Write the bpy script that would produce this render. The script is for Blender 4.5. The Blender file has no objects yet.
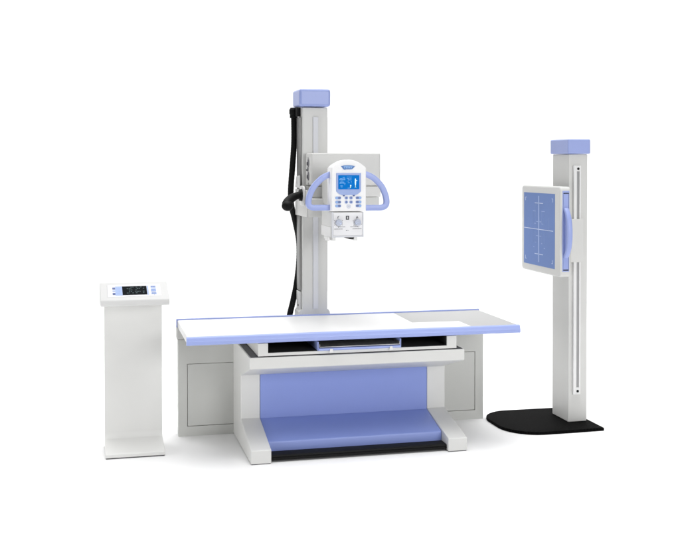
import bpy, bmesh, math
from mathutils import Vector, Matrix

scene = bpy.context.scene
COL = scene.collection

# ------------------------------------------------------------------ materials
def mat(name, color, rough=.45, spec=.5, metallic=0, noise=.010, nscale=6, bump=.0, bscale=350, coat=0):
    m = bpy.data.materials.new(name); m.use_nodes = True
    nt = m.node_tree; b = nt.nodes['Principled BSDF']
    b.inputs['Roughness'].default_value = rough
    b.inputs['Metallic'].default_value = metallic
    b.inputs['Specular IOR Level'].default_value = spec
    if coat: b.inputs['Coat Weight'].default_value = coat; b.inputs['Coat Roughness'].default_value = .12
    tc = nt.nodes.new('ShaderNodeTexCoord')
    n = nt.nodes.new('ShaderNodeTexNoise'); n.inputs['Scale'].default_value = nscale; n.inputs['Detail'].default_value = 5
    r = nt.nodes.new('ShaderNodeValToRGB')
    r.color_ramp.elements[0].position = .3; r.color_ramp.elements[1].position = .7
    r.color_ramp.elements[0].color = (*[c*(1-noise) for c in color], 1)
    r.color_ramp.elements[1].color = (*[min(1, c*(1+noise)) for c in color], 1)
    nt.links.new(tc.outputs['Object'], n.inputs['Vector'])
    nt.links.new(n.outputs['Fac'], r.inputs['Fac']); nt.links.new(r.outputs['Color'], b.inputs['Base Color'])
    rr = nt.nodes.new('ShaderNodeMapRange'); rr.inputs['To Min'].default_value = rough*.88; rr.inputs['To Max'].default_value = min(1, rough*1.15)
    nt.links.new(n.outputs['Fac'], rr.inputs['Value']); nt.links.new(rr.outputs['Result'], b.inputs['Roughness'])
    if bump:
        n2 = nt.nodes.new('ShaderNodeTexNoise'); n2.inputs['Scale'].default_value = bscale; n2.inputs['Detail'].default_value = 2
        bp = nt.nodes.new('ShaderNodeBump'); bp.inputs['Strength'].default_value = bump; bp.inputs['Distance'].default_value = .001
        nt.links.new(tc.outputs['Object'], n2.inputs['Vector'])
        nt.links.new(n2.outputs['Fac'], bp.inputs['Height']); nt.links.new(bp.outputs['Normal'], b.inputs['Normal'])
    return m

def glow(name, color, strength, rough=.2):
    m = mat(name, color, rough, noise=.01)
    b = m.node_tree.nodes['Principled BSDF']
    b.inputs['Emission Color'].default_value = (*color, 1); b.inputs['Emission Strength'].default_value = strength
    return m

M = {}
M['white'] = mat('white powder coat', (.64, .64, .625), .42, bump=.12)
M['smooth'] = mat('white moulded plastic', (.73, .73, .725), .34, bump=.05)
M['grey'] = mat('light grey coat', (.56, .565, .55), .45, bump=.12)
M['panelgrey'] = mat('grey sheet steel', (.56, .565, .545), .45, bump=.1)
M['facia'] = mat('bright white plastic', (.86, .86, .865), .34, bump=.04)
M['headwhite'] = mat('off white plastic', (.60, .60, .595), .5, spec=.3, bump=.05)
M['sheet'] = mat('white laminate', (.715, .715, .715), .38, spec=.3, noise=.015)
M['reflectgrey'] = mat('grey reflection tone', (.41, .41, .405), .5, spec=.25, noise=.012)  # grey tone of a tabletop reflection, put into the base colour
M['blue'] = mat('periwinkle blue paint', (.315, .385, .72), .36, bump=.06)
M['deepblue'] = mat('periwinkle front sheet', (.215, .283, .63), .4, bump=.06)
M['plate'] = mat('blue imaging plate', (.15, .24, .52), .55, spec=.25, noise=.02, bump=.05)
M['mark'] = mat('pale blue print', (.31, .41, .70), .5)
M['markwhite'] = mat('whitish print', (.56, .64, .82), .5)
M['markdim'] = mat('faint blue print', (.20, .30, .58), .5)
M['rail'] = mat('satin aluminium rail', (.66, .67, .71), .45, spec=.3)
M['railwhite'] = mat('whitened aluminium rail', (.78, .78, .78), .35, metallic=.1)
M['groove'] = mat('grey groove', (.34, .34, .345), .45)
M['steel'] = mat('brushed steel', (.55, .55, .55), .3, metallic=.9)
M['darkrail'] = mat('grey side rail', (.24, .24, .235), .4, metallic=.3)
M['black'] = mat('black rubber', (.004, .004, .004), .55, spec=.16, noise=.2, bump=.3, bscale=200)
M['void'] = mat('black lining', (.006, .006, .006), .8)
M['dark'] = mat('dark ink and shade', (.05, .05, .06), .5)
M['ink'] = mat('grey ink', (.22, .22, .24), .5)
M['button'] = mat('blue button', (.07, .13, .34), .35)
M['buttonlight'] = mat('light blue button cap', (.27, .37, .68), .35)
M['knob'] = mat('pale blue knob', (.45, .49, .60), .35)
M['emblem'] = mat('emblem blue', (.03, .15, .44), .35)
M['emblemlight'] = mat('emblem light blue', (.22, .44, .78), .4)
M['lcd'] = glow('lit blue screen', (.0, .105, .36), .70, rough=.5)
M['lcd'].node_tree.nodes['Principled BSDF'].inputs['Specular IOR Level'].default_value = .05
M['lcdtext'] = glow('lit screen text', (.14, .40, .66), .5)
M['lcdyellow'] = glow('lit screen yellow', (.50, .66, .25), .5)
M['lcdwhite'] = glow('lit screen white', (.45, .68, .80), .55)
M['display'] = mat('dark display glass', (.004, .006, .008), .6, spec=.02)
M['displaytext'] = glow('dim teal display text', (.012, .046, .052), .22)
M['keypad'] = mat('pale blue key field', (.36, .46, .74), .55, spec=.2)
M['keydark'] = mat('slate blue key', (.10, .14, .32), .55, spec=.2)
M['film'] = mat('satin overlay film', (.70, .70, .72), .5, spec=.25, noise=.01)
M['overlay'] = mat('white overlay film', (.80, .80, .82), .3, noise=.01)
M['floor'] = mat('white studio floor', (.845, .845, .845), .75, spec=.12, noise=.006, nscale=.6)

# black corrugated hose: rings across its length come from the mesh; ribbed mat: diamond relief
mb = bpy.data.materials.new('ribbed rubber mat'); mb.use_nodes = True
nt = mb.node_tree; b = nt.nodes['Principled BSDF']
b.inputs['Base Color'].default_value = (.003, .003, .003, 1); b.inputs['Roughness'].default_value = .7
b.inputs['Specular IOR Level'].default_value = .03
tc = nt.nodes.new('ShaderNodeTexCoord'); mp = nt.nodes.new('ShaderNodeMapping')
mp.inputs['Rotation'].default_value = (0, 0, math.radians(45))
ck = nt.nodes.new('ShaderNodeTexBrick'); ck.offset = 0; ck.inputs['Scale'].default_value = 62
ck.inputs['Color1'].default_value = ck.inputs['Color2'].default_value = (.0025, .0025, .0025, 1); ck.inputs['Mortar'].default_value = (.012, .012, .012, 1)
nt.links.new(ck.outputs['Color'], b.inputs['Base Color'])
ck.inputs['Mortar Size'].default_value = .06; ck.inputs['Brick Width'].default_value = 1; ck.inputs['Row Height'].default_value = 1
ck.inputs['Mortar Smooth'].default_value = .6
bp = nt.nodes.new('ShaderNodeBump'); bp.inputs['Strength'].default_value = .9; bp.inputs['Distance'].default_value = .008
nt.links.new(tc.outputs['Object'], mp.inputs['Vector']); nt.links.new(mp.outputs['Vector'], ck.inputs['Vector'])
nt.links.new(ck.outputs['Fac'], bp.inputs['Height']); nt.links.new(bp.outputs['Normal'], b.inputs['Normal'])
M['mat'] = mb

# ------------------------------------------------------------------ helpers
I4 = Matrix.Identity(4)
def thing(name, loc, label, cat, group=None):
    o = bpy.data.objects.new(name, None); o.location = loc; o.empty_display_size = .1
    o['label'] = label; o['category'] = cat
    if group: o['group'] = group
    COL.objects.link(o); return o

def base_of(p):
    while p.parent: p = p.parent
    return p.location if p.type == 'EMPTY' else Vector((0, 0, 0))

def obj(name, bm, material, parent=None, bevel=.004, seg=3, label=None, ang=32, flat=False):
    bmesh.ops.recalc_face_normals(bm, faces=bm.faces)
    if parent is not None:
        bmesh.ops.translate(bm, verts=bm.verts, vec=-Vector(base_of(parent)))
    me = bpy.data.meshes.new(name); bm.to_mesh(me); bm.free()
    o = bpy.data.objects.new(name, me); COL.objects.link(o)
    for mm in (material if isinstance(material, list) else [material]): me.materials.append(mm)
    if parent is not None: o.parent = parent
    if label: o['label'] = label
    if not flat:
        for p in me.polygons: p.use_smooth = True
        if bevel:
            md = o.modifiers.new('edge', 'BEVEL'); md.width = bevel; md.segments = seg
            md.limit_method = 'ANGLE'; md.angle_limit = math.radians(ang); md.harden_normals = True
        else:
            me.set_sharp_from_angle(angle=math.radians(ang))
    return o

def box(x0, x1, y0, y1, z0, z1, bm=None, T=I4):
    bm = bm or bmesh.new()
    v = [bm.verts.new(T @ Vector((x, y, z))) for x in (x0, x1) for y in (y0, y1) for z in (z0, z1)]
    for f in ((0, 1, 3, 2), (4, 6, 7, 5), (0, 4, 5, 1), (2, 3, 7, 6), (0, 2, 6, 4), (1, 5, 7, 3)):
        bm.faces.new([v[i] for i in f])
    return bm

def prism(poly, axis, a0, a1, bm=None, T=I4):
    """polygon in the two remaining axes (in x,y,z order), extruded along axis."""
    bm = bm or bmesh.new()
    def P(p, a):
        c = list(p); c.insert(axis, a); return T @ Vector(c)
    A = [bm.verts.new(P(p, a0)) for p in poly]; B = [bm.verts.new(P(p, a1)) for p in poly]
    n = len(poly)
    bm.faces.new(A); bm.faces.new(B[::-1])
    for i in range(n): bm.faces.new([A[i], A[(i+1) % n], B[(i+1) % n], B[i]])
    return bm

def rrect(u0, u1, v0, v1, r, n=6):
    out = []
    for cx, cy, a in ((u1-r, v1-r, 0), (u0+r, v1-r, 90), (u0+r, v0+r, 180), (u1-r, v0+r, 270)):
        for i in range(n+1):
            t = math.radians(a+90*i/n); out.append((cx+r*math.cos(t), cy+r*math.sin(t)))
    return out

def ellipse(cu, cv, ru, rv, n=32):
    return [(cu+ru*math.cos(2*math.pi*i/n), cv+rv*math.sin(2*math.pi*i/n)) for i in range(n)]

def catmull(pts, k=10):
    pts = [Vector(p) for p in pts]; out = []
    q = [2*pts[0]-pts[1]] + pts + [2*pts[-1]-pts[-2]]
    for i in range(1, len(q)-2):
        a, b, c, d = q[i-1], q[i], q[i+1], q[i+2]
        for j in range(k):
            t = j/k
            out.append(.5*((2*b)+(c-a)*t+(2*a-5*b+4*c-d)*t*t+(3*b-a-3*c+d)*t**3))
    out.append(pts[-1]); return out

def sweep(path, prof, side, bm=None, scale=None):
    """prof: list of (s,t): s along 'side' x tangent (in plane), t along side."""
    bm = bm or bmesh.new(); rings = []
    side = Vector(side).normalized()
    for i, p in enumerate(path):
        tg = (path[min(i+1, len(path)-1)]-path[max(i-1, 0)]).normalized()
        nv = side.cross(tg).normalized(); sv = tg.cross(nv).normalized()
        k = scale(i/(len(path)-1)) if scale else 1
        rings.append([bm.verts.new(p+nv*s*k+sv*t*k) for s, t in prof])
    n = len(prof)
    for a, b in zip(rings, rings[1:]):
        for i in range(n): bm.faces.new([a[i], a[(i+1) % n], b[(i+1) % n], b[i]])
    bm.faces.new(rings[0][::-1]); bm.faces.new(rings[-1]); return bm

def circ(r, n=20): return [(r*math.cos(2*math.pi*i/n), r*math.sin(2*math.pi*i/n)) for i in range(n)]

def frame(o, ex, ez):
    ex = Vector(ex).normalized(); ez = Vector(ez).normalized(); ey = ez.cross(ex)
    m = Matrix((ex, ey, ez)).transposed().to_4x4(); m.translation = Vector(o); return m

# ------------------------------------------------------------------ floor: a white studio sweep
bm = bmesh.new()
prof = [(-14, 0), (-6, 0), (-3, 0), (0, 0), (3, 0), (5.0, 0)]
R = 2.0
for i in range(1, 25):
    t = math.radians(90*i/24); prof.append((5.0+R*math.sin(t), R-R*math.cos(t)))
prof += [(7.0, 4), (7.0, 7.5)]
rows = [[bm.verts.new((x, y, z)) for x in (-8.5, -2, 0, 3, 6, 15)] for y, z in prof]
for a, b_ in zip(rows, rows[1:]):
    for i in range(5): bm.faces.new([a[i], a[i+1], b_[i+1], b_[i]])
fl = obj('floor', bm, M['floor'], None, bevel=0, ang=60)
fl['kind'] = 'structure'; fl['label'] = 'seamless white studio floor sweeping up behind'

# ------------------------------------------------------------------ examination table
T = thing('examination_table', (1.0, .36, 0), 'long white imaging table with blue rails on a C-shaped base with blue front', 'table')
top = obj('tabletop', box(.006, 1.996, .0285, .7005, .6835, .7240), M['sheet'], T, .003)
obj('white_top', prism([(.010, .031), (1.699, .031), (1.699, .257), (1.400, .267), (1.405, .698), (.010, .698)], 2, .7242, .7258), M['sheet'], top, 0)  # white surface of the tabletop, cut round the grey reflection
obj('reflection_patch', prism([(1.700, .031), (1.992, .031), (1.992, .698), (1.406, .698), (1.4015, .268), (1.700, .258)], 2, .7242, .7256), M['reflectgrey'], top, 0, label='grey reflection coloured into the end of the tabletop')  # reflection on the tabletop, built as a thin grey shape
# rails: rounded profile, ends cut square
def railprof(y0, y1, z0, z1, out):
    s = 1 if out > 0 else -1
    yo, yi = (y1, y0) if out > 0 else (y0, y1)
    p = [(yi, z0), (yo-s*.004, z0), (yo, z0+.004), (yo, z1-.0250), (yo-s*.0012, z1-.0243), (yo-s*.0060, z1-.0085), (yo-s*.0090, z1-.0030), (yo-s*.0140, z1), (yi, z1)]
    return p
obj('edge_rail', prism(railprof(0, .028, .6814, .7280, -1), 0, 0, 2.0), M['blue'], top, .0015, 2, ang=40)
obj('edge_rail', prism(railprof(.701, .729, .6814, .7335, 1), 0, 0, 2.0), M['blue'], top, .0015, 2, ang=40)

# base frame: C profile ends joined by the beam, one skin
x0, x1, x2, x3 = .3547, .4714, 1.5278, 1.6454
cp = [(-.043, .0035), (-.043, .080), (.365, .1694), (.365, .4313), (.0043, .5315), (.0043, .597), (.702, .597), (.702, .4313), (.702, .0035)]
bm = bmesh.new()
V = {x: [bm.verts.new((x, y, z)) for y, z in cp] for x in (x0, x1, x2, x3)}
bm.faces.new(V[x0]); bm.faces.new(V[x3])
for a, b_ in ((x0, x1), (x2, x3)):
    for i in range(9):
        j = (i+1) % 9; bm.faces.new([V[a][i], V[a][j], V[b_][j], V[b_][i]])
bi = [3, 4, 5, 6, 7]
for k in range(4):
    i, j = bi[k], bi[k+1]; bm.faces.new([V[x1][i], V[x1][j], V[x2][j], V[x2][i]])
bm.faces.new([V[x1][7], V[x1][3], V[x2][3], V[x2][7]])
for x in (x1, x2): bm.faces.new([V[x][i] for i in (0, 1, 2, 3, 7, 8)])
obj('base_frame', bm, M['white'], T, .005, 3, ang=20)
for xs in (x0, x2):
    obj('contact_shade', box(xs+.004, xs+.1126, -.039, .698, 0, .0033), M['dark'], T, 0)  # dark strip added under each foot as its contact shadow
obj('beam_shade', box(.3640, 1.6360, .014, .690, .5974, .5992), M['dark'], T, 0)  # thin dark sheet added for the shade on top of the beam
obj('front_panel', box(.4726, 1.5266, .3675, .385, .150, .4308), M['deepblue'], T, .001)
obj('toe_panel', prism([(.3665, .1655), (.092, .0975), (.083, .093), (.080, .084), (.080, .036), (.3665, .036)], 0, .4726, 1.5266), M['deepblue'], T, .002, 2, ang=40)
obj('foot_bar', prism([(-.015, .012), (-.015, .026), (-.011, .0275), (-.015, .029), (-.013, .037), (-.008, .040), (.078, .040), (.078, .012)], 0, .4728, 1.5264), M['black'], T, .0012, 2)
# box under the tabletop with its black bays
h = box(.4045, .461, .010, .670, .604, .6765)
box(1.536, 1.5956, .010, .670, .604, .6765, h)
box(.461, 1.536, .010, .670, .604, .6205, h)
box(.461, 1.536, .40, .670, .6205, .6765, h)
hb = obj('drawer_housing', h, M['white'], T, 0)
lin = box(.4612, 1.5358, .40-.003, .3995, .6207, .6763)
box(.4612, .464, .018, .3965, .6225, .6763, lin); box(1.533, 1.5358, .018, .3965, .6225, .6763, lin)
box(.4612, 1.5358, .018, .3965, .6207, .6223, lin)
obj('bay_lining', lin, M['void'], hb, 0)
obj('support_rail', box(.50, 1.50, .46, .52, .6767, .6833), M['grey'], T, 0)
# beam feet lifting the housing
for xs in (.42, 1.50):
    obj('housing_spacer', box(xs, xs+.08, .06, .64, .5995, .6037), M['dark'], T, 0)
# rear panel with its access doors
rp = obj('rear_panel', box(.012, 2.024, .712, .785, 0.002, .602), M['panelgrey'], T, .003)
fr = box(.010, .0645, .6915, .7115, 0, .604); box(1.9695, 2.026, .6915, .7115, 0, .604, fr)
box(.0645, 1.9695, .6915, .7115, .4525, .604, fr); box(.0645, 1.9695, .6915, .7115, 0, .0605, fr)
box(.46, 1.54, .6915, .7115, .0605, .4525, fr)
obj('panel_frame', fr, M['panelgrey'], rp, 0, flat=True)
obj('access_door', box(.0675, .457, .6925, .7115, .0632, .4498), M['panelgrey'], rp, .002)
obj('access_door', box(1.543, 1.9665, .6925, .7115, .0632, .4498), M['panelgrey'], rp, .002)
obj('rear_beam', box(.003, 2.028, .6885, .785, .6065, .678), M['white'], T, .003)

# ------------------------------------------------------------------ cassette tray, slides out of the box
D = thing('cassette_tray', (1.0, .10, .6225), 'shallow blue sliding tray with steel plate in the box below the white tabletop', 'tray')
for xs in (.750, 1.2455):
    obj('side_wall', box(xs, xs+.0055, .006, .36, .6226, .674), M['blue'], D, .001)
obj('tray_lip', prism([(.002, .6226), (-.004, .626), (-.004, .634), (.004, .6365), (.35, .6365), (.35, .6226)], 0, .7557, 1.2453), M['blue'], D, .001)
st = box(.760, 1.242, .002, .33, .6415, .6445); box(.760, .7625, .002, .33, .6445, .660, st); box(1.2395, 1.242, .002, .33, .6445, .660, st)
obj('steel_plate', st, M['steel'], D, .0006, 2)
for x in (.828, 1.186):
    obj('clip', prism([(x-.011, .6135), (x+.011, .6135), (x+.008, .633), (x-.008, .633)], 1, -.012, -.0045), M['smooth'], D, .0015)

# ------------------------------------------------------------------ column behind the table
K = thing('column_stand', (.90, .87, 0), 'tall light grey column with blue cap and black hose behind the white table', 'column')
obj('post', box(.82, .986, .80, .945, 0, 2.066), M['white'], K, .006)
obj('cap', box(.797, 1.004, .782, 1.02, 2.072, 2.186), M['blue'], K, .017, 5)
obj('guide_rail', box(.889, .9225, .788, .7995, .757, 2.005), M['rail'], K, .002)
sr = box(.806, .8195, .83, .925, .875, 2.004)
obj('side_rail', sr, M['darkrail'], K, .003)
obj('side_rail', box(.9865, .993, .83, .925, .865, 2.006), M['darkrail'], K, .002)
obj('side_bracket', box(.805, .8195, .835, .93, .70, .868), M['white'], K, .003)
obj('screw', prism(ellipse(.865, .775, .007, .007, 14), 0, .801, .8055), M['dark'], K, .001)
obj('post_foot', prism([(.797, 0), (1.02, 0), (1.02, .60), (1.003, .735), (.992, .752), (.812, .752), (.797, .735)], 1, .8035, .955), M['white'], K, .004)
hp = catmull([(.793, .955, 2.045), (.794, .955, 1.99), (.794, .95, 1.86), (.785, .945, 1.726), (.770, .94, 1.54), (.774, .945, 1.43), (.803, .968, 1.325), (.831, .978, 1.19), (.832, .978, 1.05), (.812, .967, .90), (.785, .948, .79), (.757, .935, .68), (.74, .93, .50), (.76, .93, .25), (.80, .93, .04)], 40)
hose_bm = sweep(hp, circ(.0195, 20), (0, 1, 0), scale=lambda t: 1+.018*math.sin(t*15*40*1.1))
hose = obj('hose', hose_bm, M['black'], K, 0)
cl = sweep([Vector((.793, .955, z)) for z in (2.071, 2.062, 2.060, 2.030, 2.026, 2.004, 2.002)], circ(.027, 20), (0, 1, 0), scale=lambda t: [.85, 1, 1.12, 1.12, .98, 1.0, .8][round(t*6)])
box(.795, .8195, .86, .98, 2.012, 2.068, cl)
obj('hose_clamp', cl, M['black'], hose, .001)

# ------------------------------------------------------------------ imaging head riding on the column
Y0 = .17
H = thing('imaging_head', (.98, .60, 1.26), 'white imaging head with lit blue screen and blue loop handles on the tall column', 'imaging head')
ca = obj('carriage', box(.84, 1.297, .625, .797, 1.5585, 1.770), M['white'], H, .012, 4)
obj('lower_cover', box(.842, 1.297, .628, .797, 1.4885, 1.5565), M['white'], ca, .003)
obj('lower_cover', box(.842, 1.288, .628, .797, 1.405, 1.4865), M['grey'], ca, .003)
br = box(.7985, .8055, .560, .935, 1.365, 1.535); box(.8055, .96, .560, .7855, 1.365, 1.480, br)
obj('slide_bracket', br, M['white'], ca, .003)
pt = obj('cable_port', prism(rrect(.60, .735, 1.435, 1.560, .03), 0, .786, .7983), M['smooth'], ca, .004)
sk = []
sockets = [(.70, 1.705, .017, .026), (.715, 1.664, .012, .014), (.70, 1.622, .017, .028)]
for cy, cz, ry, rz in sockets:
    obj('socket', prism(ellipse(cy, cz, ry, rz, 18), 0, .834, .8397), M['ink'], ca, .0015)
    obj('socket_pin', prism(ellipse(cy+.004, cz-.004, ry*.45, rz*.45, 12), 0, .829, .8337), M['dark'], ca, .001)
for cz in (1.738, 1.683, 1.634, 1.575):
    obj('screw', prism(ellipse(.705, cz, .006, .006, 10), 0, .836, .8397), M['steel'], ca, .0008)
obj('latch', prism([(.80, 1.545), (.935, 1.545), (.90, 1.62), (.80, 1.625)], 0, .7985, .8055), M['smooth'], ca, .002)
# black rubber grip: bent arm with a round end
gp = catmull([(.800, .655, 1.502), (.770, .645, 1.502), (.728, .63, 1.490), (.690, .60, 1.466), (.672, .575, 1.447)], 12)
g = sweep(gp, circ(.025, 20), (0, 1, 0), scale=lambda t: 1.15-.22*math.sin(min(t*1.6, 1)*math.pi))
gr = obj('grip', g, M['black'], H, 0)
s = bmesh.new(); bmesh.ops.create_uvsphere(s, u_segments=28, v_segments=18, radius=.034, matrix=Matrix.Translation((.676, .555, 1.438)) @ Matrix.Diagonal((1.08, 1, .95, 1)))
obj('grip_knob', s, M['black'], gr, 0)
c = sweep([Vector((x, .655, 1.502)) for x in (.7975, .785, .783, .770)], circ(.040, 24), (0, 1, 0), scale=lambda t: [1, 1, .95, .9][round(t*3)])
obj('grip_collar', c, M['black'], gr, 0)

# tube housing between carriage and panel
tb = obj('tube_housing', box(.905, 1.050, .285, .624, 1.445, 1.640), M['white'], H, .02, 4)
# control panel: arched plate
def arch(u0, u1, z0, zs, zt, n=20):
    p = [(u0, z0), (u1, z0)]
    cu, ru = (u0+u1)/2, (u1-u0)/2
    p.append((u1, zs-.006))
    for i in range(n+1):
        t = -1+2*i/n
        p.append((cu-t*ru*.985, zs+(zt-zs)*(1-abs(t)**2.1)))
    p.append((u0, zs-.006)); return p
bm = prism(arch(.8695, 1.0815, 1.4175, 1.678, 1.724), 1, Y0, .284)
cpn = obj('control_panel', bm, M['facia'], H, .008, 4, ang=28)
F = Y0
def mark(polys, name, m, y0, y1, parent, bevel=.0006):
    b_ = bmesh.new()
    for p in polys: prism(p, 1, y0, y1, b_)
    return obj(name, b_, m, parent, bevel, 2)
# raised inner field of the panel
fa = arch(.884, 1.067, 1.427, 1.655, 1.690)
mark([fa], 'overlay', M['facia'], F-.0015, F+.001, cpn)
mark([[(.897, 1.645), (.897, 1.536), (.916, 1.520), (.934, 1.514), (1.014, 1.514), (1.030, 1.520), (1.049, 1.536), (1.049, 1.645)]], 'screen_bezel', M['buttonlight'], F-.006, F-.0016, cpn, .002)
mark([rrect(.9085, 1.0375, 1.5485, 1.6325, .002, 2)], 'screen', M['lcd'], F-.0075, F-.0062, cpn, 0)
import random
rnd = random.Random(5)
tx = []
def dash(u0, u1, z, hgt=.0022): tx.append([(u0, z), (u1, z), (u1, z+hgt), (u0, z+hgt)])
for row, segs in enumerate([[(.936, .948)], [(.918, .936), (.938, .952)], [(.916, .952)], [(.923, .938)], [(.918, .944)], [(.917, .931), (.934, .952)], [(.946, .951)], [(.922, .937)], [(.924, .935)]]):
    z = 1.6185-row*.0072
    for a_, b_ in segs:
        u = a_
        while u < b_-.001:
            w = rnd.choice((.0018, .0026, .0034)); dash(u, min(u+w, b_), z, .0026); u += w+.0011
for row in range(5):
    z = 1.6205-row*.0085
    for k in range(5):
        if rnd.random() < .82:
            u = .9615+k*.0062; dash(u, u+rnd.choice((.0024, .0038)), z, .0024)
dash(.966, .984, 1.5555, .0014); dash(1.008, 1.020, 1.5585, .0018)
mark(tx, 'screen_text', M['lcdtext'], F-.0079, F-.0076, cpn, 0)
fig = [ellipse(1.0135, 1.6085, .0035, .0045, 12), [(1.010, 1.604), (1.017, 1.604), (1.0175, 1.586), (1.0155, 1.571), (1.0120, 1.571), (1.0095, 1.586)], ellipse(1.0215, 1.6005, .0026, .0026, 10), ellipse(.9845, 1.5705, .0042, .0052, 12)]
for pg in fig: mark([pg], 'screen_figure', M['lcdwhite'], F-.0079, F-.0076, cpn, 0)
for pg in ([(1.0118, 1.570), (1.0158, 1.570), (1.0145, 1.561), (1.0125, 1.561)], [(.982, 1.5645), (.987, 1.5645), (.984, 1.558), (.979, 1.559)], ellipse(1.0138, 1.5935, .0016, .004, 8)): mark([pg], 'screen_figure', M['lcdyellow'], F-.0082, F-.0079, cpn, 0)
for u in (.9435, 1.0045):
    mark([[(u-.007, 1.515), (u+.007, 1.515), (u+.0045, 1.507), (u-.0045, 1.507)]], 'bezel_foot', M['keydark'], F-.006, F-.0016, cpn, .0008)
# emblem: winged badge
mark([[(.926, 1.6865), (.934, 1.6875), (.944, 1.6905), (.962, 1.6915), (.982, 1.6915), (.999, 1.6895), (1.006, 1.686), (1.013, 1.687), (1.006, 1.679), (.9985, 1.672), (.9945, 1.668), (.982, 1.6665), (.958, 1.6665), (.949, 1.664), (.940, 1.668), (.936, 1.674)]], 'emblem', M['emblem'], F-.0042, F-.0014, cpn, .0008)
em = [[(.943, 1.6875), (.997, 1.6880), (.999, 1.6845), (.942, 1.6835)]]
for k in range(5):
    u = .9455+k*.0102; em.append([(u, 1.681), (u+.0062, 1.6815), (u+.0056, 1.674), (u+.0008, 1.6735)])
mark(em, 'emblem_relief', M['emblemlight'], F-.0048, F-.0043, cpn, 0)
# keys
for z, cells in ((1.4975, ((.909, .018), (.959, .0105), (.988, .0105), (1.034, .018))), (1.4725, ((.909, .018), (.959, .0095), (.988, .0105), (1.034, .018))), (1.4500, ((.909, .018), (1.034, .018)))):
    for u, w in cells:
        hb_ = .0085 if w > .012 else .0090
        bt = mark([rrect(u-w, u+w, z-hb_, z+hb_, hb_*.95, 6)], 'button', M['buttonlight'], F-.0045, F-.0016, cpn, .0015)
        if w > .012:
            s_ = 1 if u < .95 else -1
            mark([rrect(u-w*.05 if s_ > 0 else u-w*.85, u+w*.85 if s_ > 0 else u+w*.05, z-.0060, z+.0060, .005, 4)], 'button_print', M['button'], F-.0052, F-.0046, bt, 0)
            mark([rrect(u-w*.80 if s_ > 0 else u+w*.2, u-w*.2 if s_ > 0 else u+w*.80, z-.0042, z+.0042, .003, 4)], 'button_print', M['emblemlight'], F-.0052, F-.0046, bt, 0)
        else:
            mark([ellipse(u, z, w*.55, .0052, 14)], 'button_print', M['button'], F-.0052, F-.0046, bt, 0)
ring = mark([ellipse(.9735, 1.4470, .0125, .0115)], 'round_badge', M['keypad'], F-.0026, F-.0016, cpn, .0005)
mark([ellipse(.9735, 1.4470, .0108, .0098)], 'badge_face', M['smooth'], F-.0031, F-.0027, ring, 0)
mark([[(.966, 1.4505), (.981, 1.4505), (.981, 1.4485), (.966, 1.4485)], [(.967, 1.4465), (.980, 1.4465), (.980, 1.4445), (.967, 1.4445)]], 'badge_face', M['mark'], F-.0035, F-.0032, ring, 0)
# loop handles
pr = rrect(-.0170, .0170, -.015, .015, .0055, 3)
Lp = [(.877, 1.639), (.843, 1.625), (.814, 1.605), (.775, 1.564), (.751, 1.518), (.741, 1.473), (.748, 1.449), (.771, 1.4385), (.812, 1.438), (.880, 1.438)]
Rp = [(1.075, 1.643), (1.096, 1.637), (1.127, 1.624), (1.156, 1.604), (1.194, 1.562), (1.217, 1.511), (1.224, 1.469), (1.2155, 1.446), (1.190, 1.4355), (1.140, 1.435), (1.075, 1.435)]
for P_ in (Lp, Rp):
    obj('handle', sweep(catmull([(u, .23, z) for u, z in P_], 8), pr, (0, 1, 0)), M['blue'], H, 0)
# collimator with dials
co = obj('collimator', box(.8760, 1.0735, .200, .475, 1.2600, 1.4130), M['white'], H, .006)
obj('skirt', box(.8725, .8757, .207, .472, 1.262, 1.322), M['smooth'], co, .002)
ff = obj('dial_plate', box(.8875, 1.0650, .1965, .1995, 1.272, 1.408), M['overlay'], co, .002)
bd = [[(.8765, 1.2605), (1.073, 1.2605), (1.073, 1.2715), (.8765, 1.2715)], [(.8765, 1.2717), (.887, 1.2717), (.887, 1.4125), (.8765, 1.4125)], [(1.0655, 1.2717), (1.073, 1.2717), (1.073, 1.4125), (1.0655, 1.4125)]]
mark(bd, 'plate_border', M['rail'], .1968, .1995, co, .0008)
for kx, tip in ((.918, -35), (1.0345, 200)):
    kn = obj('knob', prism(ellipse(kx, 1.350, .0190, .0190, 32), 1, .176, .1962), M['knob'], co, .003)
    a_ = math.radians(tip)
    obj('knob_pointer', prism([(kx+.016*math.cos(a_)-.003*math.sin(a_), 1.350+.016*math.sin(a_)+.003*math.cos(a_)), (kx+.016*math.cos(a_)+.003*math.sin(a_), 1.350+.016*math.sin(a_)-.003*math.cos(a_)), (kx-.010*math.cos(a_), 1.350-.010*math.sin(a_))], 1, .1745, .1758), M['markwhite'], kn, 0)
    tk = []
    for k in range(13):
        t = math.radians(-205+k*(230/12)) if kx < .95 else math.radians(-25-k*(230/12))
        r0, r1 = .0225, (.0305 if k % 3 == 0 else .0265); w = .0011 if k % 3 else .0018
        dx, dz = math.cos(t), math.sin(t)
        tk.append([(kx+dx*r0-dz*w, 1.35+dz*r0+dx*w), (kx+dx*r1-dz*w, 1.35+dz*r1+dx*w), (kx+dx*r1+dz*w, 1.35+dz*r1-dx*w), (kx+dx*r0+dz*w, 1.35+dz*r0-dx*w)])
    mark(tk, 'dial_scale', M['ink'], .1960, .1964, ff, 0)
    for row, (ua, ub) in enumerate((( -.004, .040), (-.026, .024)) if kx < .95 else ((-.044, .0), (-.030, .026))):
        ln = []; u = kx+ua
        while u < kx+ub:
            w = rnd.choice((.002, .003, .0042)); z = 1.3215-row*.0125; ln.append([(u, z), (u+w, z), (u+w, z+.0042), (u, z+.0042)]); u += w+.0014
        mark(ln, 'dial_lettering', M['ink'], .1960, .1964, ff, 0)
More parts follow.
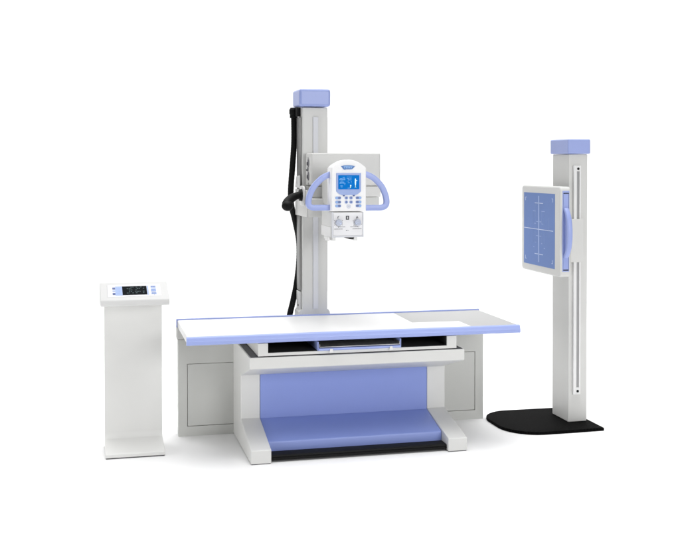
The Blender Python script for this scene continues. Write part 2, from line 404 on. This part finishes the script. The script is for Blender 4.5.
# small signs above the dials and the framed mark between them
mark([[(.9115, 1.374), (.9155, 1.374), (.9165, 1.384), (.9225, 1.388), (.9215, 1.391), (.913, 1.386)], [(1.029, 1.374), (1.0325, 1.374), (1.034, 1.388), (1.030, 1.388)], [(1.035, 1.374), (1.0395, 1.374), (1.037, 1.384), (1.035, 1.384)]], 'dial_sign', M['dark'], .1960, .1964, ff, 0)
mark([[(.9630, 1.366), (.9705, 1.366), (.9705, 1.390), (.9630, 1.390)], [(.9760, 1.366), (.9830, 1.366), (.9830, 1.390), (.9760, 1.390)], [(.9707, 1.385), (.9758, 1.385), (.9758, 1.390), (.9707, 1.390)], [(.9707, 1.366), (.9758, 1.366), (.9758, 1.371), (.9707, 1.371)]], 'dial_sign', M['dark'], .1960, .1964, ff, 0)
mark([[(.964, 1.2995), (.970, 1.2995), (.970, 1.305), (.964, 1.305)], [(.972, 1.302), (.981, 1.302), (.981, 1.3045), (.972, 1.3045)]], 'dial_sign', M['ink'], .1960, .1964, ff, 0)
obj('filter_rail', box(.885, .905, .215, .45, 1.240, 1.2597), M['smooth'], co, .002)
obj('filter_rail', box(1.018, 1.040, .215, .45, 1.240, 1.2597), M['smooth'], co, .002)
obj('light_window', box(.99, 1.0165, .215, .40, 1.248, 1.2595), M['void'], co, .002)
obj('side_catch', prism([(.228, 1.238), (.30, 1.238), (.31, 1.262), (.225, 1.262)], 0, .858, .8720), M['smooth'], co, .003)

# ------------------------------------------------------------------ chest stand at the right
S = thing('chest_stand', (2.563, .508, 0), 'light grey chest stand column with blue cap on a black floor plate, at the right', 'column')
outl = [(2.658, .200), (2.658, .795), (2.30, .803)]
for t in range(0, 10):
    a_ = math.radians(95+85*t/9); outl.append((2.232+.205*math.cos(a_), .597+.208*math.sin(a_)))
for t in range(0, 10):
    a_ = math.radians(180+88*t/9); outl.append((2.252+.225*math.cos(a_), .43+.238*math.sin(a_)))
outl.append((2.45, .193))
obj('floor_plate', prism(outl, 2, 0, .0200), M['mat'], S, .004, 2, ang=40)
obj('post', box(2.497, 2.629, .387, .632, .0203, 1.763), M['white'], S, .006)
obj('cap', box(2.485, 2.6435, .373, .648, 1.765, 1.860), M['blue'], S, .009, 4)
gr_ = box(2.5235, 2.5445, .366, .3868, .203, 1.688); box(2.5625, 2.5735, .366, .3868, .203, 1.688, gr_)
box(2.5445, 2.5625, .366, .3868, 1.652, 1.688, gr_); box(2.5445, 2.5625, .366, .3868, .203, .248, gr_)
gd = obj('guide_rail', gr_, M['railwhite'], S, .001, 2)
obj('rail_groove', box(2.5447, 2.5623, .3735, .3866, .2482, 1.6518), M['groove'], gd, 0)
for z in (1.668, .224):
    obj('bolt', prism(ellipse(2.5535, z, .0085, .0085, 16), 1, .3635, .3665), M['void'], gd, .0008)

Yd, Xd = .208, 2.3517
B = thing('chest_detector', (2.40, .51, .985), 'upright detector box with blue gridded face and blue bow handle, on the right column', 'detector')
sh = prism(rrect(Yd, .815, .984, 1.556, .028, 8), 0, Xd, 2.4285)
obj('housing', sh, M['white'], B, .012, 4)
dp = obj('face_plate', box(Xd-.0015, Xd+.004, .281, .772, 1.0295, 1.508), M['plate'], B, .0006)
def dmark(rects, name, m):
    b_ = bmesh.new()
    for y0, y1, z0, z1 in rects: box(Xd-.0022, Xd-.0016, y0, y1, z0, z1, b_)
    return obj(name, b_, m, dp, 0)
dmark([(.5185, .5355, 1.053, 1.2665), (.5185, .5355, 1.2725, 1.490)], 'centre_band', M['mark'])
for rc in [(.303, .767, 1.2675, 1.2720), (.459, .5180, 1.4395, 1.4440), (.5360, .592, 1.4395, 1.4440), (.459, .5180, 1.104, 1.1085), (.5360, .592, 1.104, 1.1085)]:
    dmark([rc], 'cross_line', M['markwhite'])
dmark([(.575, .622, 1.3855, 1.3895), (.432, .484, 1.3875, 1.3915), (.572, .600, 1.3045, 1.308), (.455, .482, 1.3055, 1.309), (.597, .612, 1.1465, 1.151), (.428, .444, 1.1465, 1.152), (.486, .514, 1.318, 1.322), (.540, .566, 1.318, 1.322), (.486, .514, 1.224, 1.228), (.540, .566, 1.224, 1.228), (.470, .488, 1.176, 1.180), (.566, .586, 1.180, 1.184)], 'tick', M['mark'])
dmark([(.683, .687, 1.225, 1.342), (.376, .380, 1.225, 1.350), (.618, .6215, 1.308, 1.386), (.576, .5795, 1.308, 1.4385), (.434, .4375, 1.308, 1.388), (.480, .4835, 1.308, 1.388), (.434, .4375, 1.18, 1.258), (.480, .4835, 1.18, 1.258), (.576, .5795, 1.18, 1.258), (.618, .6215, 1.18, 1.258)], 'guide_line', M['markdim'])
for y, s_ in ((.745, -1), (.308, 1)):
    for z, q in ((1.478, -1), (1.060, 1)):
        b_ = bmesh.new()
        prism([(y, z), (y+s_*.018, z), (y+s_*.018, z+q*.004), (y+s_*.005, z+q*.004), (y+s_*.005, z+q*.024), (y, z+q*.024)], 0, Xd-.0022, Xd-.0016, b_)
        obj('corner_mark', b_, M['markwhite'], dp, 0)
# slot with blue strip and bow handle on the side facing the camera
sl = obj('side_slot', box(2.3690, 2.4160, Yd-.0015, Yd+.003, 1.020, 1.530), M['blue'], B, .0012)
obj('slot_inset', box(2.3750, 2.4120, Yd-.0025, Yd-.0016, 1.0265, 1.5175), M['void'], sl, 0)
obj('slot_strip', box(2.3745, 2.4090, Yd-.0050, Yd-.0026, 1.034, 1.511), M['blue'], sl, .0008)
bow = catmull([(2.391, Yd-.004, 1.415), (2.391, Yd-.020, 1.400), (2.391, Yd-.045, 1.358), (2.391, Yd-.058, 1.300), (2.391, Yd-.060, 1.262), (2.391, Yd-.058, 1.225), (2.391, Yd-.045, 1.170), (2.391, Yd-.020, 1.130), (2.391, Yd-.004, 1.115)], 8)
pr2 = rrect(-.012, .012, -.017, .017, .010, 4)
bw = sweep(bow, pr2, (1, 0, 0))
wb = [(Yd-.0052, 1.405)] + [(p.y+.006, p.z) for p in bow[10:-10:4]] + [(Yd-.0052, 1.125)]
prism(wb, 0, 2.384, 2.398, bw)
obj('handle', bw, M['blue'], B, 0)
bk = obj('mounting_bracket', box(2.4965, 2.588, .3540, .3652, 1.0630, 1.3430), M['white'], B, .002)
obj('bracket_arm', box(2.4290, 2.4962, .375, .60, 1.10, 1.31), M['grey'], bk, .003)
obj('bracket_arm', box(2.4700, 2.4962, .3545, .3748, 1.0640, 1.3420), M['white'], bk, .001)

# ------------------------------------------------------------------ control console at the left
N = thing('control_console', (-.27, .45, 0), 'white pedestal control console with sloped top and small dark display, at the left', 'console')
cx0, cx1 = -.4405, -.1015
pf = [(.271, .004), (.268, .008), (.268, .026), (.275, .031), (.486, .061)]
cyf = .525
for t in range(1, 9):
    a_ = math.radians(90*t/8); q_ = t/8; pf.append((.486+(cyf-.486)*(.62*q_+.38*math.sin(a_)), .061+.040*(.62*q_+.38*(1-math.cos(a_)))))
body = pf + [(cyf, .862), (cyf+.055, .862), (cyf+.055, .004)]
obj('pedestal', prism(body, 0, cx0, cx1), M['white'], N, .003, 2, ang=30)
obj('base_shade_line', box(cx0+.004, cx1-.004, .275, cyf+.05, 0, .0038), M['dark'], N, 0)  # dark layer added for the shadow line under the console base
hd = [(.283, .879), (.279, .886), (.279, .906), (.283, .9145), (.532, .9855), (.560, .985), (.585, .960), (.585, .863), (.50, .863)]
hx0, hx1 = -.4655, -.0735
head = obj('console_head', prism(hd, 0, hx0, hx1), M['headwhite'], N, .005, 3, ang=28)
n_ = Vector((0, -(.9855-.9145), .249)).normalized()
Fm = frame((0, .283, .9145), (1, 0, 0), n_)       # x along width, y up the slope, z out of the face
def smark(rects, name, m, z0, z1, parent, bevel=0):
    b_ = bmesh.new()
    for u0, u1, v0, v1 in rects: box(u0, u1, v0, v1, z0, z1, b_, Fm)
    return obj(name, b_, m, parent, bevel, 2)
smark([(-.4245, -.1150, .0465, .2270)], 'panel_film', M['film'], -.001, .0012, head, .0006)
smark([(-.4255, -.4247, .0465, .2270)], 'film_edge', M['ink'], -.001, .0006, head)
ds = smark([(-.3385, -.1965, .0690, .1990)], 'display', M['display'], .0013, .0030, head, .0005)
tt = []
for row in range(5):
    v = .178-row*.022; u = -.312 if row in (1, 2, 3) else -.325
    while u < -.215:
        w = rnd.choice((.004, .007, .010))
        if rnd.random() < .5: tt.append((u, min(u+w, -.206), v, v+.009))
        u += w+.004
smark(tt, 'display_text', M['displaytext'], .0031, .0034, ds)
smark([(-.3790, -.3390, .0650, .2010)], 'key_field', M['keypad'], .0013, .0022, head)
smark([(-.1950, -.1870, .0660, .2010)], 'key_field', M['keypad'], .0013, .0022, head)
for v in (.170, .132, .088):
    smark([(-.3950, -.3795, v-.004 if v == .132 else v-.011, v+.006 if v == .132 else v+.013)], 'key', M['keydark'] if v != .132 else M['mark'], .0013, .0040, head, .0008)
for v in (.177, .148, .118, .088):
    smark([(-.3720, -.3660, v-.005, v+.005), (-.3640, -.3500, v-.004, v+.004)], 'key', M['mark'], .0023, .0034, head)
for v in (.184, .133, .084):
    hh = .021 if v == .133 else .012
    kf = smark([(-.1720, -.1430, v-hh, v+hh)], 'key', M['keypad'], .0013, .0036, head, .0008)
    smark([(-.1700, -.1640, v-.006, v+.006), (-.1620, -.1520, v-.006, v+.006), (-.1505, -.1450, v-.006, v+.006)] if v != .133 else [(-.170, -.145, v+.006, v+.011), (-.170, -.145, v-.012, v-.007)], 'key_print', M['button'], .0037, .0040, kf)
smark([(-.1575, -.1545, .058, .062)], 'indicator', M['keydark'], .0013, .0022, head)

# ------------------------------------------------------------------ light: studio lamps round a white sweep
w = bpy.data.worlds.new('World'); scene.world = w; w.use_nodes = True
bg = w.node_tree.nodes['Background']; bg.inputs['Color'].default_value = (1, 1, 1, 1); bg.inputs['Strength'].default_value = .12

def lamp(name, loc, target, sx, sy, power, col=(1, 1, 1), spread=180):
    l = bpy.data.lights.new(name, 'AREA'); l.shape = 'RECTANGLE'; l.size = sx; l.size_y = sy; l.energy = power; l.color = col; l.spread = math.radians(spread)
    o = bpy.data.objects.new(name, l); COL.objects.link(o); o.location = loc
    o.rotation_euler = (Vector(target)-Vector(loc)).to_track_quat('-Z', 'Y').to_euler(); return o
lamp('overhead_softbox', (2.2, .4, 5.2), (2.2, .4, 0), 7.5, 7.5, 212, spread=76)
lamp('front_softbox', (3.2, -7.2, 2.5), (1.5, .5, .9), 3.5, 2.2, 235)
lamp('left_softbox', (-2.4, -.6, .75), (.4, .35, .25), .9, .9, 29)
lamp('backdrop_lamp', (-1.8, 3.4, 5.4), (-2.0, 6.6, 1.2), 5, 1.2, 212)
lamp('backdrop_lamp', (3.0, 3.4, 5.4), (3.0, 6.9, 1.6), 5, 1.2, 106)
lamp('backdrop_lamp', (8.0, 3.4, 5.4), (8.0, 6.6, 1.2), 5, 1.2, 222)

# ------------------------------------------------------------------ camera (shift lens, level)
cd = bpy.data.cameras.new('camera'); cam = bpy.data.objects.new('camera', cd); COL.objects.link(cam)
cd.sensor_width = 36; cd.sensor_fit = 'HORIZONTAL'; cd.lens = 1068.03/680*36
cd.shift_x = -.010852; cd.shift_y = -.14036
cd.clip_end = 200
cam.location = (-.5411, -5.9993, 1.6975)
cam.rotation_euler = (math.pi/2-.0143, 0, -.2396)
scene.camera = cam

vs = scene.view_settings
vs.view_transform = 'Standard'; vs.look = 'None'; vs.exposure = 0; vs.gamma = 1; vs.use_curve_mapping = False
scene.cycles.max_bounces = 10; scene.cycles.diffuse_bounces = 6
